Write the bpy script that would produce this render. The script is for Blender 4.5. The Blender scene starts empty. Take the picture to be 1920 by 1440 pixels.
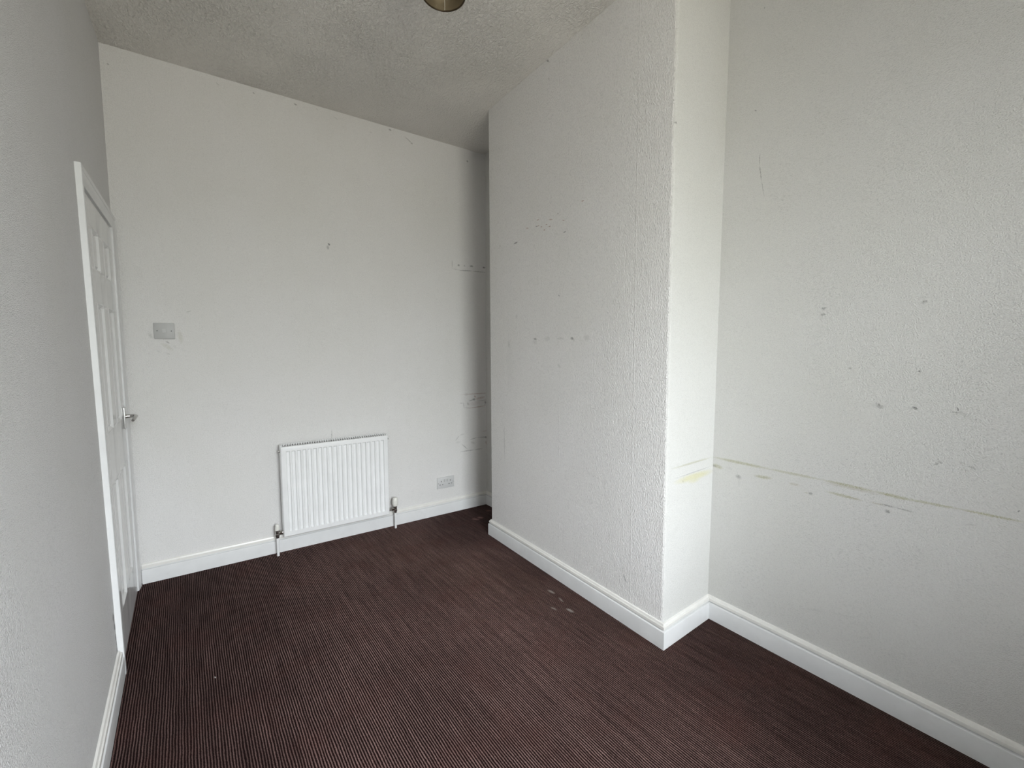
import bpy, bmesh, math, random
from mathutils import Vector, Matrix

# ------------------------------------------------------------------ camera
scene = bpy.context.scene
F_PX, PITCH, YAW, ROLL = 812.5, 0.0810, 0.6473, 0.0003
cam_data = bpy.data.cameras.new('camera')
cam_data.sensor_fit = 'HORIZONTAL'
cam_data.sensor_width = 36.0
cam_data.lens = 36.0 * F_PX / 1920.0
cam_data.clip_start = 0.02
cam = bpy.data.objects.new('camera', cam_data)
scene.collection.objects.link(cam)
fw = Vector((math.sin(YAW) * math.cos(PITCH), math.cos(YAW) * math.cos(PITCH), -math.sin(PITCH)))
rt = Vector((math.cos(YAW), -math.sin(YAW), 0))
up = rt.cross(fw)
cam.matrix_world = Matrix(((rt.x, up.x, -fw.x, 0.261), (rt.y, up.y, -fw.y, 0.0), (rt.z, up.z, -fw.z, 1.28), (0, 0, 0, 1)))
scene.camera = cam

# ------------------------------------------------------------------ world, light, exposure
world = bpy.data.worlds.new('overcast_sky')
scene.world = world
world.use_nodes = True
wn = world.node_tree
wn.nodes.clear()
w_out = wn.nodes.new('ShaderNodeOutputWorld')
w_bg = wn.nodes.new('ShaderNodeBackground')
w_tc = wn.nodes.new('ShaderNodeTexCoord')
w_sep = wn.nodes.new('ShaderNodeSeparateXYZ')
w_map = wn.nodes.new('ShaderNodeMapRange')
w_map.inputs[1].default_value = -0.25
w_map.inputs[2].default_value = 0.75
w_map.inputs[3].default_value = 0.0
w_map.inputs[4].default_value = 1.0
w_ramp = wn.nodes.new('ShaderNodeValToRGB')
w_ramp.color_ramp.elements[0].color = (0.22, 0.205, 0.18, 1)
w_ramp.color_ramp.elements[1].color = (0.92, 0.935, 1.0, 1)
e = w_ramp.color_ramp.elements.new(0.28)
e.color = (0.26, 0.26, 0.25, 1)
e = w_ramp.color_ramp.elements.new(0.50)
e.color = (0.62, 0.625, 0.65, 1)
e = w_ramp.color_ramp.elements.new(0.66)
e.color = (0.90, 0.915, 0.98, 1)
wn.links.new(w_tc.outputs['Generated'], w_sep.inputs[0])
wn.links.new(w_sep.outputs['Z'], w_map.inputs[0])
wn.links.new(w_map.outputs[0], w_ramp.inputs[0])
wn.links.new(w_ramp.outputs[0], w_bg.inputs[0])
w_bg.inputs[1].default_value = 14.0
wn.links.new(w_bg.outputs[0], w_out.inputs[0])

scene.view_settings.view_transform = 'Standard'
scene.view_settings.look = 'None'
scene.view_settings.gamma = 1.0
scene.view_settings.use_curve_mapping = False
scene.view_settings.exposure = 1.45

# the window behind the camera that lights the room
WIN_X0, WIN_X1, WIN_Z0, WIN_Z1 = 0.08, 1.42, 0.75, 2.50
FRONT_Y = -1.2
pd = bpy.data.lights.new('window_portal', 'AREA')
pd.shape = 'RECTANGLE'
pd.size = WIN_X1 - WIN_X0
pd.size_y = WIN_Z1 - WIN_Z0
pd.cycles.is_portal = True
portal = bpy.data.objects.new('window_portal', pd)
portal.location = ((WIN_X0 + WIN_X1) / 2, FRONT_Y - 0.27, (WIN_Z0 + WIN_Z1) / 2)
portal.rotation_euler = (math.radians(90), 0, 0)
scene.collection.objects.link(portal)

# marks on the walls and carpet: u, v, half length, half width, angle, colour key, strength (metres, radians)
MARKS = {
 'back': [
  (1.0414, 1.9507, 0.0091, 0.0053, -0.92, 'd', 0.9), (1.0343, 1.9296, 0.0132, 0.0066, -1.482, 'd', 0.5), (0.1923, 1.2912, 0.0324, 0.0096, -0.689, 'y', 0.2),
  (0.2234, 1.2913, 0.0105, 0.0038, -1.071, 'g', 0.3), (0.1947, 1.3158, 0.0104, 0.0035, -0.664, 'd', 0.5), (0.1246, 1.3494, 0.0173, 0.007, -1.296, 'g', 0.4),
  (0.1927, 1.2534, 0.0116, 0.0043, -0.413, 'g', 0.3), (0.1547, 1.2652, 0.0094, 0.0042, -0.587, 'g', 0.3), (0.294, 1.4864, 0.0126, 0.0035, 0.375, 'g', 0.6),
  (0.2507, 1.3471, 0.0361, 0.0095, -1.442, 'y', 0.25), (1.0195, 0.7132, 0.0361, 0.0022, -1.602, 'd', 0.5), (0.6588, 2.7569, 0.0063, 0.0034, -0.489, 'd', 0.5),
  (0.877, 2.7595, 0.0089, 0.0037, -0.152, 'd', 0.7), (0.9995, 2.7672, 0.0075, 0.0037, -0.65, 'g', 0.6), (1.1074, 2.7457, 0.0176, 0.0027, -0.273, 'g', 0.5),
  (1.4599, 2.7708, 0.0105, 0.0048, -0.199, 'd', 0.7), (1.5899, 2.7373, 0.0342, 0.0028, -0.546, 'd', 0.5), (1.613, 2.7208, 0.0084, 0.0042, -0.414, 'd', 0.6),
  (1.3288, 2.7172, 0.0089, 0.0036, -0.054, 'g', 0.5), (2.0558, 2.7026, 0.0086, 0.0059, -0.557, 'd', 0.8), (0.4847, 2.7506, 0.0091, 0.0029, -0.714, 'g', 0.6),
  (0.0301, 2.6956, 0.0053, 0.0027, -0.786, 'd', 0.6), (0.0924, 2.7939, 0.007, 0.0028, -0.263, 'd', 0.6), (1.9185, 1.9188, 0.0329, 0.0031, -1.583, 'd', 0.4),
  (1.9518, 1.8845, 0.0322, 0.0028, -0.035, 'd', 0.25), (2.032, 1.8825, 0.0596, 0.0036, 0.063, 'd', 0.65), (2.153, 1.8863, 0.0684, 0.0031, 0.003, 'd', 0.5),
  (1.9726, 1.9177, 0.0088, 0.0064, -0.323, 'd', 0.8), (2.0231, 1.919, 0.0072, 0.0047, -0.32, 'd', 0.5), (2.0839, 1.9214, 0.0156, 0.0062, -0.003, 'd', 0.7),
  (2.197, 1.9229, 0.0137, 0.0063, -0.038, 'd', 0.8), (2.117, 0.9209, 0.1379, 0.0032, -0.001, 'r', 0.5), (2.0301, 0.9204, 0.016, 0.0087, 0.233, 'g', 0.4),
  (2.0752, 0.8707, 0.0286, 0.0039, 0.196, 'd', 0.5), (2.0971, 0.8765, 0.0149, 0.0076, 0.052, 'd', 0.8), (2.1935, 0.8632, 0.0682, 0.0029, 0.04, 'd', 0.45),
  (2.1083, 0.8986, 0.0109, 0.0065, -0.578, 'r', 0.7), (2.2545, 0.8984, 0.0146, 0.0074, -1.212, 'd', 0.7), (2.0437, 0.8451, 0.013, 0.0079, -1.083, 'g', 0.8),
  (2.2035, 0.8468, 0.0123, 0.0071, -1.069, 'd', 0.7), (2.0056, 0.8372, 0.0222, 0.0028, -1.458, 'd', 0.5), (2.0363, 0.8126, 0.0314, 0.0025, -0.114, 'd', 0.4),
  (2.1309, 0.8129, 0.0797, 0.0031, 0.066, 'r', 0.7), (2.1562, 0.8837, 0.0464, 0.0088, 0.139, 'r', 0.4), (1.9869, 0.8534, 0.0192, 0.0027, -0.071, 'd', 0.4),
  (2.2008, 0.8295, 0.012, 0.0031, 1.28, 'd', 0.4), (2.1115, 0.8446, 0.0718, 0.0153, 0.082, 'r', 0.12), (1.9479, 0.5806, 0.0264, 0.0033, 0.854, 'd', 0.35),
  (1.9855, 0.6034, 0.0263, 0.0031, 0.235, 'd', 0.3), (2.0107, 0.5031, 0.0387, 0.0028, -0.75, 'd', 0.5), (2.0387, 0.467, 0.0651, 0.0031, 0.006, 'd', 0.6),
  (2.136, 0.4672, 0.0384, 0.0036, -0.005, 'd', 0.5), (2.0897, 0.5584, 0.0407, 0.0034, 0.176, 'd', 0.4), (2.1918, 0.5596, 0.0695, 0.0035, -0.082, 'd', 0.5),
  (2.2095, 0.5565, 0.0195, 0.0066, -0.2, 'd', 0.7), (2.2118, 0.5106, 0.0178, 0.007, -1.083, 'r', 0.6), (2.2149, 0.6091, 0.0459, 0.0027, -0.03, 'r', 0.4),
  (2.087, 0.526, 0.0244, 0.0085, -0.399, 'g', 0.4), (1.9531, 0.5446, 0.0227, 0.0086, 0.029, 'g', 0.25), (1.9415, 0.1269, 0.0279, 0.0067, 0.011, 'g', 0.12),
 ],
 'chimney': [
  (1.9089, 1.3357, 0.0153, 0.0053, -3.047, 'd', 0.7), (1.9115, 1.3182, 0.0233, 0.0108, -3.008, 'g', 0.3), (1.8012, 1.3345, 0.0235, 0.0119, 3.034, 'g', 0.35),
  (1.6944, 1.3349, 0.0321, 0.0042, -3.107, 'g', 0.45), (1.6987, 1.3368, 0.0135, 0.0071, -3.122, 'g', 0.3), (1.5991, 1.3335, 0.0118, 0.0056, -2.9, 'd', 0.85),
  (1.5871, 1.3251, 0.0087, 0.0063, -2.533, 'g', 0.4), (1.4934, 1.3347, 0.0229, 0.0118, -3.062, 'g', 0.35), (2.1768, 1.3066, 0.0237, 0.0102, -1.775, 'g', 0.5),
  (1.7047, 1.5614, 0.0066, 0.003, -2.653, 'd', 0.6), (2.0945, 1.4746, 0.0139, 0.0053, -1.89, 'g', 0.5), (2.2689, 1.9249, 0.0095, 0.0046, -2.232, 'g', 0.6),
  (2.0969, 1.9098, 0.0209, 0.0035, 3.042, 'd', 0.9), (1.8818, 1.9927, 0.0121, 0.0026, 3.078, 'r', 0.8), (1.7717, 1.968, 0.0159, 0.0025, -3.009, 'r', 0.9),
  (1.712, 1.9836, 0.0061, 0.0027, -2.975, 'd', 0.8), (1.6683, 1.9392, 0.0093, 0.002, -3.054, 'r', 0.8), (1.8952, 1.9599, 0.0091, 0.0031, -3.133, 'd', 0.8),
  (1.8796, 1.9602, 0.0117, 0.0022, 3.112, 'r', 0.7), (1.8513, 1.9485, 0.0076, 0.0028, -2.921, 'r', 0.8), (1.8073, 1.9504, 0.0092, 0.0022, -3.073, 'r', 0.8),
  (1.7817, 1.9343, 0.0103, 0.0025, -3.095, 'r', 0.9), (1.8258, 1.9254, 0.0075, 0.0027, -2.84, 'r', 0.8), (1.9816, 1.9697, 0.0137, 0.0024, -3.0, 'r', 0.8),
  (1.6609, 1.8787, 0.0111, 0.0029, 3.079, 'd', 0.9), (1.5286, 1.9987, 0.0105, 0.0022, -3.023, 'r', 0.9), (1.2366, 0.2192, 0.0108, 0.0036, -2.052, 'd', 0.6),
  (1.2292, 0.2048, 0.012, 0.0029, -2.04, 'd', 0.7), (1.2467, 0.2473, 0.0134, 0.0074, -2.147, 'g', 0.3), (1.8134, 2.79, 0.0233, 0.0028, -2.898, 'd', 0.6),
  (1.7958, 2.779, 0.0124, 0.004, -2.458, 'd', 0.8), (1.7871, 2.6873, 0.008, 0.0037, -2.104, 'g', 0.6), (2.2239, 0.7186, 0.1715, 0.005, -1.598, 'w', 0.7),
  (2.2356, 0.6817, 0.136, 0.0034, -1.599, 'd', 0.3), (1.6993, 1.1877, 0.0176, 0.0074, -2.404, 'g', 0.4), (2.1667, 1.1939, 0.1626, 0.0296, -1.579, 'g', 0.08),
 ],
 'right': [
  (0.611, 1.4328, 0.0085, 0.0041, 2.872, 'd', 0.6), (0.6124, 1.4094, 0.0076, 0.0041, 2.917, 'd', 0.6), (0.619, 1.4008, 0.01, 0.0035, -2.193, 'g', 0.3),
  (0.5973, 1.4164, 0.0082, 0.0026, -2.282, 'g', 0.3), (0.3287, 1.4324, 0.0083, 0.0044, 2.894, 'd', 0.6), (0.3376, 1.4319, 0.0091, 0.0026, -3.056, 'g', 0.4),
  (0.3947, 1.3979, 0.0105, 0.0036, 3.141, 'g', 0.35), (0.35, 1.3959, 0.0088, 0.0035, 2.958, 'g', 0.3), (0.5171, 1.2087, 0.0074, 0.0025, -2.979, 'd', 0.6),
  (0.3287, 1.206, 0.004, 0.0024, -2.596, 'd', 0.8), (0.4345, 1.187, 0.0038, 0.0023, -2.885, 'g', 0.6), (0.4266, 1.0811, 0.0126, 0.0051, -2.391, 'd', 0.55),
  (0.4243, 1.0795, 0.0203, 0.0056, 3.033, 'g', 0.4), (0.4468, 1.0827, 0.0138, 0.0028, -2.896, 'g', 0.3), (0.4269, 1.0811, 0.0105, 0.0011, -1.664, 'd', 0.8),
  (0.333, 1.0836, 0.0077, 0.0038, -2.646, 'd', 1), (0.3435, 1.081, 0.0087, 0.0013, 3.029, 'g', 0.5), (0.2331, 1.091, 0.0064, 0.0019, -2.037, 'd', 0.85),
  (0.236, 1.0805, 0.0146, 0.0021, 3.089, 'd', 0.45), (0.2163, 1.0753, 0.017, 0.0057, -2.808, 'g', 0.4), (0.2346, 1.0756, 0.0041, 0.0015, -1.863, 'd', 0.6),
  (0.1889, 1.0845, 0.0055, 0.0014, -1.768, 'g', 0.6), (0.1924, 1.0626, 0.0032, 0.0021, -2.47, 'd', 0.5), (0.1947, 1.1254, 0.0076, 0.0013, -3.04, 'g', 0.6),
  (0.185, 1.121, 0.0039, 0.0012, -2.065, 'g', 0.6), (0.2693, 0.9072, 0.006, 0.0021, 2.207, 'd', 0.6), (0.2622, 0.914, 0.0068, 0.0026, -2.704, 'd', 0.5),
  (0.2677, 0.9225, 0.0051, 0.0019, 2.381, 'g', 0.6), (0.2719, 0.9084, 0.0067, 0.0013, 1.999, 'd', 0.6), (0.2144, 0.9236, 0.0069, 0.0024, -2.525, 'g', 0.6),
  (0.1976, 0.9154, 0.0083, 0.0025, -3.075, 'g', 0.6), (0.1838, 0.9335, 0.0078, 0.0017, 2.357, 'g', 0.5), (0.2037, 0.9021, 0.0084, 0.0021, -2.814, 'g', 0.5),
  (0.1725, 0.9135, 0.0052, 0.0015, 2.69, 'g', 0.5), (0.1882, 0.9124, 0.0095, 0.0033, -2.806, 'd', 0.4), (0.1597, 0.9773, 0.0146, 0.0024, 2.887, 'g', 0.4),
  (0.3985, 1.1368, 0.0094, 0.0037, -3.059, 'g', 0.3), (0.1351, 1.3601, 0.0065, 0.001, -1.725, 'g', 0.6), (0.193, 0.9919, 0.0081, 0.002, 2.694, 'g', 0.5),
  (0.0896, 0.8061, 0.0035, 0.0018, 1.799, 'd', 0.7), (0.8705, 2.0618, 0.0271, 0.0015, -1.574, 'd', 0.5), (0.8649, 2.0065, 0.0359, 0.0015, -1.739, 'd', 0.6),
  (0.8525, 1.9408, 0.0338, 0.0013, -1.777, 'd', 0.45), (0.8951, 2.2677, 0.0058, 0.0023, -2.462, 'd', 0.7), (0.8769, 2.6581, 0.0042, 0.0016, -2.257, 'd', 0.6),
  (0.2312, 1.997, 0.0053, 0.0019, -2.316, 'g', 0.6), (0.9356, 2.2374, 0.0067, 0.0018, -2.088, 'g', 0.5), (0.8947, 0.7756, 0.1265, 0.0055, -3.139, 'y', 0.75),
  (0.6825, 0.776, 0.1076, 0.0044, 3.134, 'y', 0.6), (0.5001, 0.7753, 0.0854, 0.0046, -3.125, 'y', 0.8), (0.4916, 0.7677, 0.0924, 0.0041, -3.129, 'o', 0.45),
  (0.3706, 0.7726, 0.0554, 0.0048, -3.114, 'y', 0.85), (0.2768, 0.7736, 0.0743, 0.0038, 3.112, 'y', 0.75), (0.1476, 0.7763, 0.0738, 0.0033, 3.13, 'y', 0.8),
  (0.9984, 0.7367, 0.0248, 0.0079, -2.99, 'y', 0.7), (1.0138, 0.7358, 0.011, 0.0045, 3.115, 'd', 0.6), (0.9386, 0.739, 0.0093, 0.0053, -2.733, 'g', 0.4),
  (0.9014, 0.7111, 0.0137, 0.0076, -2.979, 'd', 0.5), (0.8979, 0.6853, 0.0214, 0.0048, -1.684, 'g', 0.3), (0.7988, 0.7349, 0.0346, 0.0058, 3.055, 'y', 0.8),
  (0.6786, 0.7345, 0.0199, 0.0044, 3.075, 'o', 0.6), (0.6189, 0.7127, 0.008, 0.0044, -3.127, 'd', 0.6), (0.6346, 0.7116, 0.0088, 0.0022, -3.087, 'y', 0.5),
  (0.5119, 0.7331, 0.0543, 0.0047, -3.12, 'y', 0.75), (0.481, 0.733, 0.0197, 0.002, 3.139, 'o', 0.5), (0.4107, 0.7328, 0.023, 0.0029, 3.133, 'o', 0.5),
  (0.3836, 0.7342, 0.0174, 0.0029, -3.114, 'd', 0.6), (0.3424, 0.733, 0.0286, 0.0023, -3.11, 'd', 0.5), (0.3839, 0.7135, 0.0079, 0.0049, -2.966, 'd', 0.7),
  (0.1861, 0.7331, 0.0148, 0.0025, 2.948, 'g', 0.5), (0.5578, 0.5647, 0.0146, 0.0047, 2.594, 'g', 0.15), (0.5869, 0.2489, 0.0508, 0.0032, 2.835, 'g', 0.3),
  (0.4916, 0.2766, 0.0368, 0.0026, 2.88, 'g', 0.25),
 ],
 'side': [
  (1.8346, 2.1578, 0.0071, 0.0033, -0.233, 'd', 0.6), (2.0722, 1.8414, 0.0074, 0.003, -0.078, 'g', 0.5), (2.2319, 1.464, 0.0159, 0.0056, -0.303, 'g', 0.5),
  (2.0361, 0.7764, 0.1577, 0.0041, 0.003, 'y', 0.6), (2.0519, 0.732, 0.1482, 0.0018, 0.021, 'd', 0.45), (2.0577, 0.7109, 0.1482, 0.0142, -0.008, 'Y', 0.9),
  (2.0472, 0.7031, 0.0613, 0.0172, -0.1, 'Y', 0.7), (1.9643, 0.7065, 0.0066, 0.0039, -0.635, 'd', 0.5), (1.9127, 0.4976, 0.0554, 0.0134, 0.356, 'g', 0.12),
 ],
 'left': [
  (2.1739, 0.2578, 0.0183, 0.0126, -1.451, 'k', 1), (2.1842, 0.216, 0.0185, 0.0102, -1.097, 'k', 1), (2.1901, 0.1673, 0.0175, 0.0088, -1.383, 'k', 0.9),
  (2.1968, 0.1363, 0.0212, 0.0093, -1.45, 'k', 0.9), (2.1952, 0.1055, 0.0281, 0.0139, -1.574, 'k', 1), (2.1807, 0.235, 0.015, 0.0079, -1.696, 'k', 0.8),
 ],
 'floor': [
  (1.7125, 1.4484, 0.0228, 0.0078, -1.458, 'w', 0.3), (1.7398, 1.5415, 0.0235, 0.0052, -1.783, 'w', 0.2), (1.6592, 1.5079, 0.0191, 0.0059, -1.385, 'w', 0.2),
  (1.7501, 1.6255, 0.0246, 0.0075, -1.476, 'w', 0.25), (2.0007, 2.7013, 0.0255, 0.0137, -1.108, 'p', 0.7), (1.9565, 2.6957, 0.0316, 0.0144, -0.948, 'p', 0.5),
  (2.1337, 2.7785, 0.027, 0.0128, -1.059, 'p', 0.4), (0.2971, 1.9724, 0.0069, 0.0021, -1.254, 'w', 0.8),
 ],
}
# ------------------------------------------------------------------ room measurements
H = 2.788                                   # ceiling height
def back_y(x): return 3.039 - 0.0495 * x    # the old house is not quite square
def right_x(y): return 2.212 - 0.0253 * (1.0216 - y) if y < 1.0216 else 2.212
def left_x(y, z):
    k = min(max((3.04 - y) / 0.84, 0.0), 1.0)
    return -0.016 * k * z / 1.95
CN0, CN1 = (1.846, 1.0216), (1.819, 1.0216)  # chimney breast near corner, floor / ceiling
CF0, CF1 = (1.901, 2.401), (1.880, 2.392)    # far corner
SK = 0.1086                                  # skirting height

# ------------------------------------------------------------------ helpers
def link(name, me, mats, parent=None):
    o = bpy.data.objects.new(name, me)
    scene.collection.objects.link(o)
    for m in (mats if isinstance(mats, (list, tuple)) else [mats]):
        me.materials.append(m)
    if parent is not None: o.parent = parent
    return o
def from_bm(name, bm, mats, parent=None, smooth=None):
    bmesh.ops.recalc_face_normals(bm, faces=bm.faces)
    me = bpy.data.meshes.new(name)
    bm.to_mesh(me); bm.free()
    if smooth is not None:
        me.shade_smooth()
        me.set_sharp_from_angle(angle=math.radians(smooth))
    return link(name, me, mats, parent)
def thing(name, label, cat, loc, rz=0.0, group=None):
    o = bpy.data.objects.new(name, None)
    o.empty_display_size = 0.1
    scene.collection.objects.link(o)
    o.location = loc; o.rotation_euler = (0, 0, rz)
    o['label'] = label; o['category'] = cat
    if group: o['group'] = group
    return o
def structure(o, label=None):
    o['kind'] = 'structure'
    if label: o['label'] = label
    return o
def box(bm, x0, x1, y0, y1, z0, z1, bev=0.0, seg=2):
    r = bmesh.ops.create_cube(bm, size=1.0)
    vs = r['verts']
    for v in vs:
        v.co = Vector(((x0 + x1) / 2 + v.co.x * (x1 - x0), (y0 + y1) / 2 + v.co.y * (y1 - y0), (z0 + z1) / 2 + v.co.z * (z1 - z0)))
    if bev > 0:
        es = set(e for v in vs for e in v.link_edges)
        bmesh.ops.bevel(bm, geom=list(es), offset=bev, segments=seg, profile=0.5, affect='EDGES')
def tube(bm, a, b, r0, r1=None, n=20, caps=True):
    a, b = Vector(a), Vector(b)
    r1 = r0 if r1 is None else r1
    d = (b - a).normalized()
    u = d.orthogonal().normalized(); w = d.cross(u)
    ra = [bm.verts.new(a + (u * math.cos(t) + w * math.sin(t)) * r0) for t in [2 * math.pi * i / n for i in range(n)]]
    rb = [bm.verts.new(b + (u * math.cos(t) + w * math.sin(t)) * r1) for t in [2 * math.pi * i / n for i in range(n)]]
    for i in range(n): bm.faces.new((ra[i], ra[(i + 1) % n], rb[(i + 1) % n], rb[i]))
    if caps: bm.faces.new(ra[::-1]); bm.faces.new(rb)
def bent_tube(bm, pts, rad, n=14):
    rings = []
    for i, p in enumerate(pts):
        p = Vector(p)
        a = Vector(pts[max(i - 1, 0)]); b = Vector(pts[min(i + 1, len(pts) - 1)])
        d = (b - a).normalized()
        u = Vector((0, 0, 1)).cross(d)
        if u.length < 0.1: u = Vector((1, 0, 0)).cross(d)
        u.normalize(); w = d.cross(u)
        r = rad[i] if isinstance(rad, (list, tuple)) else rad
        rings.append([bm.verts.new(p + (u * math.cos(t) + w * math.sin(t)) * r) for t in [2 * math.pi * k / n for k in range(n)]])
    for A, B in zip(rings, rings[1:]):
        for k in range(n): bm.faces.new((A[k], A[(k + 1) % n], B[(k + 1) % n], B[k]))
    bm.faces.new(rings[0][::-1]); bm.faces.new(rings[-1])
def lathe(bm, prof, cx=0, cy=0, n=32, closed=False):
    rings = []
    for r, z in prof:
        rings.append([bm.verts.new((cx + r * math.cos(2 * math.pi * i / n), cy + r * math.sin(2 * math.pi * i / n), z)) for i in range(n)] if r > 1e-6 else [bm.verts.new((cx, cy, z))])
    def q(A, B):
        for i in range(n):
            j = (i + 1) % n
            if len(A) == 1 and len(B) == 1: return
            if len(A) == 1: bm.faces.new((A[0], B[i], B[j]))
            elif len(B) == 1: bm.faces.new((A[i], A[j], B[0]))
            else: bm.faces.new((A[i], A[j], B[j], B[i]))
    for A, B in zip(rings, rings[1:]): q(A, B)
    if closed: q(rings[-1], rings[0])
def sweep(bm, path, prof):
    """mitred moulding: path of (x, y) with the room on its LEFT; prof of (out from wall, z)"""
    nor = []
    for a, b in zip(path, path[1:]):
        d = Vector((b[0] - a[0], b[1] - a[1])).normalized(); nor.append(Vector((-d.y, d.x)))
    rows = []
    for i, p in enumerate(path):
        if i == 0: m = nor[0]
        elif i == len(path) - 1: m = nor[-1]
        else:
            m = (nor[i - 1] + nor[i]).normalized(); m = m / m.dot(nor[i])
        rows.append([bm.verts.new((p[0] + m.x * t, p[1] + m.y * t, z)) for t, z in prof])
    n = len(prof)
    for A, B in zip(rows, rows[1:]):
        for k in range(n): bm.faces.new((A[k], A[(k + 1) % n], B[(k + 1) % n], B[k]))
    bm.faces.new(rows[0][::-1]); bm.faces.new(rows[-1])

# ------------------------------------------------------------------ materials
class NT:
    def __init__(self, name):
        self.m = bpy.data.materials.new(name); self.m.use_nodes = True
        self.t = self.m.node_tree; self.bsdf = self.t.nodes['Principled BSDF']
        self._tc = None
    def n(self, typ, **kw):
        o = self.t.nodes.new(typ)
        for k, v in kw.items(): setattr(o, k, v)
        return o
    def l(self, a, b): self.t.links.new(a, b)
    def put(self, inp, v):
        if hasattr(v, 'is_output') or isinstance(v, bpy.types.NodeSocket): self.l(v, inp)
        else: inp.default_value = v
    @property
    def pos(self):
        if self._tc is None: self._tc = self.n('ShaderNodeNewGeometry')
        return self._tc.outputs['Position']
    def math(self, op, a, b=0.0, c=0.0, clamp=False):
        o = self.n('ShaderNodeMath', operation=op, use_clamp=clamp)
        for i, v in enumerate((a, b, c)): self.put(o.inputs[i], v)
        return o.outputs[0]
    def noise(self, vec, scale, detail=2.0, rough=0.5, dist=0.0):
        o = self.n('ShaderNodeTexNoise'); self.put(o.inputs['Vector'], vec)
        o.inputs['Scale'].default_value = scale; o.inputs['Detail'].default_value = detail
        o.inputs['Roughness'].default_value = rough; o.inputs['Distortion'].default_value = dist
        return o
    def scaled(self, vec, s, rot=(0, 0, 0)):
        o = self.n('ShaderNodeMapping'); self.put(o.inputs['Vector'], vec)
        o.inputs['Scale'].default_value = s; o.inputs['Rotation'].default_value = rot
        return o.outputs[0]
    def maprange(self, v, a, b, c=0.0, d=1.0, smooth=False):
        o = self.n('ShaderNodeMapRange'); 
        if smooth: o.interpolation_type = 'SMOOTHSTEP'
        self.put(o.inputs[0], v)
        for i, x in enumerate((a, b, c, d)): o.inputs[i + 1].default_value = x
        return o.outputs[0]
    def mix(self, fac, a, b):
        o = self.n('ShaderNodeMix', data_type='RGBA'); self.put(o.inputs[0], fac)
        self.put(o.inputs[6], a); self.put(o.inputs[7], b)
        return o.outputs[2]
    def bump(self, h, strength, dist, prev=None):
        o = self.n('ShaderNodeBump'); o.inputs['Strength'].default_value = strength
        o.inputs['Distance'].default_value = dist; self.put(o.inputs['Height'], h)
        if prev is not None: self.l(prev, o.inputs['Normal'])
        return o.outputs[0]

MARK_COL = {'d': (0.10, 0.10, 0.095, 1), 'g': (0.50, 0.50, 0.475, 1), 'y': (0.42, 0.41, 0.24, 1), 'Y': (0.68, 0.65, 0.38, 1),
            'o': (0.48, 0.44, 0.35, 1), 'r': (0.36, 0.17, 0.13, 1), 'w': (0.88, 0.87, 0.84, 1), 'k': (0.03, 0.025, 0.02, 1), 'p': (0.30, 0.16, 0.15, 1)}
def add_marks(N, col, marks, axes):
    """small dirt marks, screw holes, filler and old paint lines: ellipses (u, v, half length, half width, angle, colour, strength)"""
    sx = N.n('ShaderNodeSeparateXYZ'); N.l(N.pos, sx.inputs[0])
    cb = N.n('ShaderNodeCombineXYZ')
    nz = N.noise(N.pos, 160.0, 2.0)
    cs = N.n('ShaderNodeSeparateXYZ'); N.l(nz.outputs['Color'], cs.inputs[0])
    for i, a in enumerate(axes):
        wob = N.math('MULTIPLY_ADD', cs.outputs[i], 0.007, -0.0035)
        N.l(N.math('ADD', sx.outputs[a], wob), cb.inputs[i])
    P = cb.outputs[0]
    brk = N.maprange(N.noise(N.pos, 420.0, 3.0, 0.7).outputs['Fac'], 0.38, 0.58, 0.25, 1.2)
    groups = {}
    for mk in marks: groups.setdefault(mk[5], []).append(mk)
    for c, ms in groups.items():
        acc = None
        for u, v, a, b, ang, _, s in ms:
            mp = N.n('ShaderNodeMapping', vector_type='TEXTURE'); N.l(P, mp.inputs[0])
            mp.inputs['Location'].default_value = (u, v, 0)
            mp.inputs['Rotation'].default_value = (0, 0, ang)
            mp.inputs['Scale'].default_value = (a * 1.18, b * 1.45, 1)
            ln = N.n('ShaderNodeVectorMath', operation='LENGTH'); N.l(mp.outputs[0], ln.inputs[0])
            t = N.math('MULTIPLY_ADD', ln.outputs['Value'], -1.7 * s * 0.9, 1.7 * s * 0.9)
            t = N.math('MINIMUM', t, s * 0.9)
            acc = t if acc is None else N.math('MAXIMUM', acc, t)
        f = N.math('MAXIMUM', acc, 0.0)
        f = N.math('MULTIPLY', f, brk, clamp=True)
        col = N.mix(f, col, MARK_COL[c])
    return col

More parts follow.
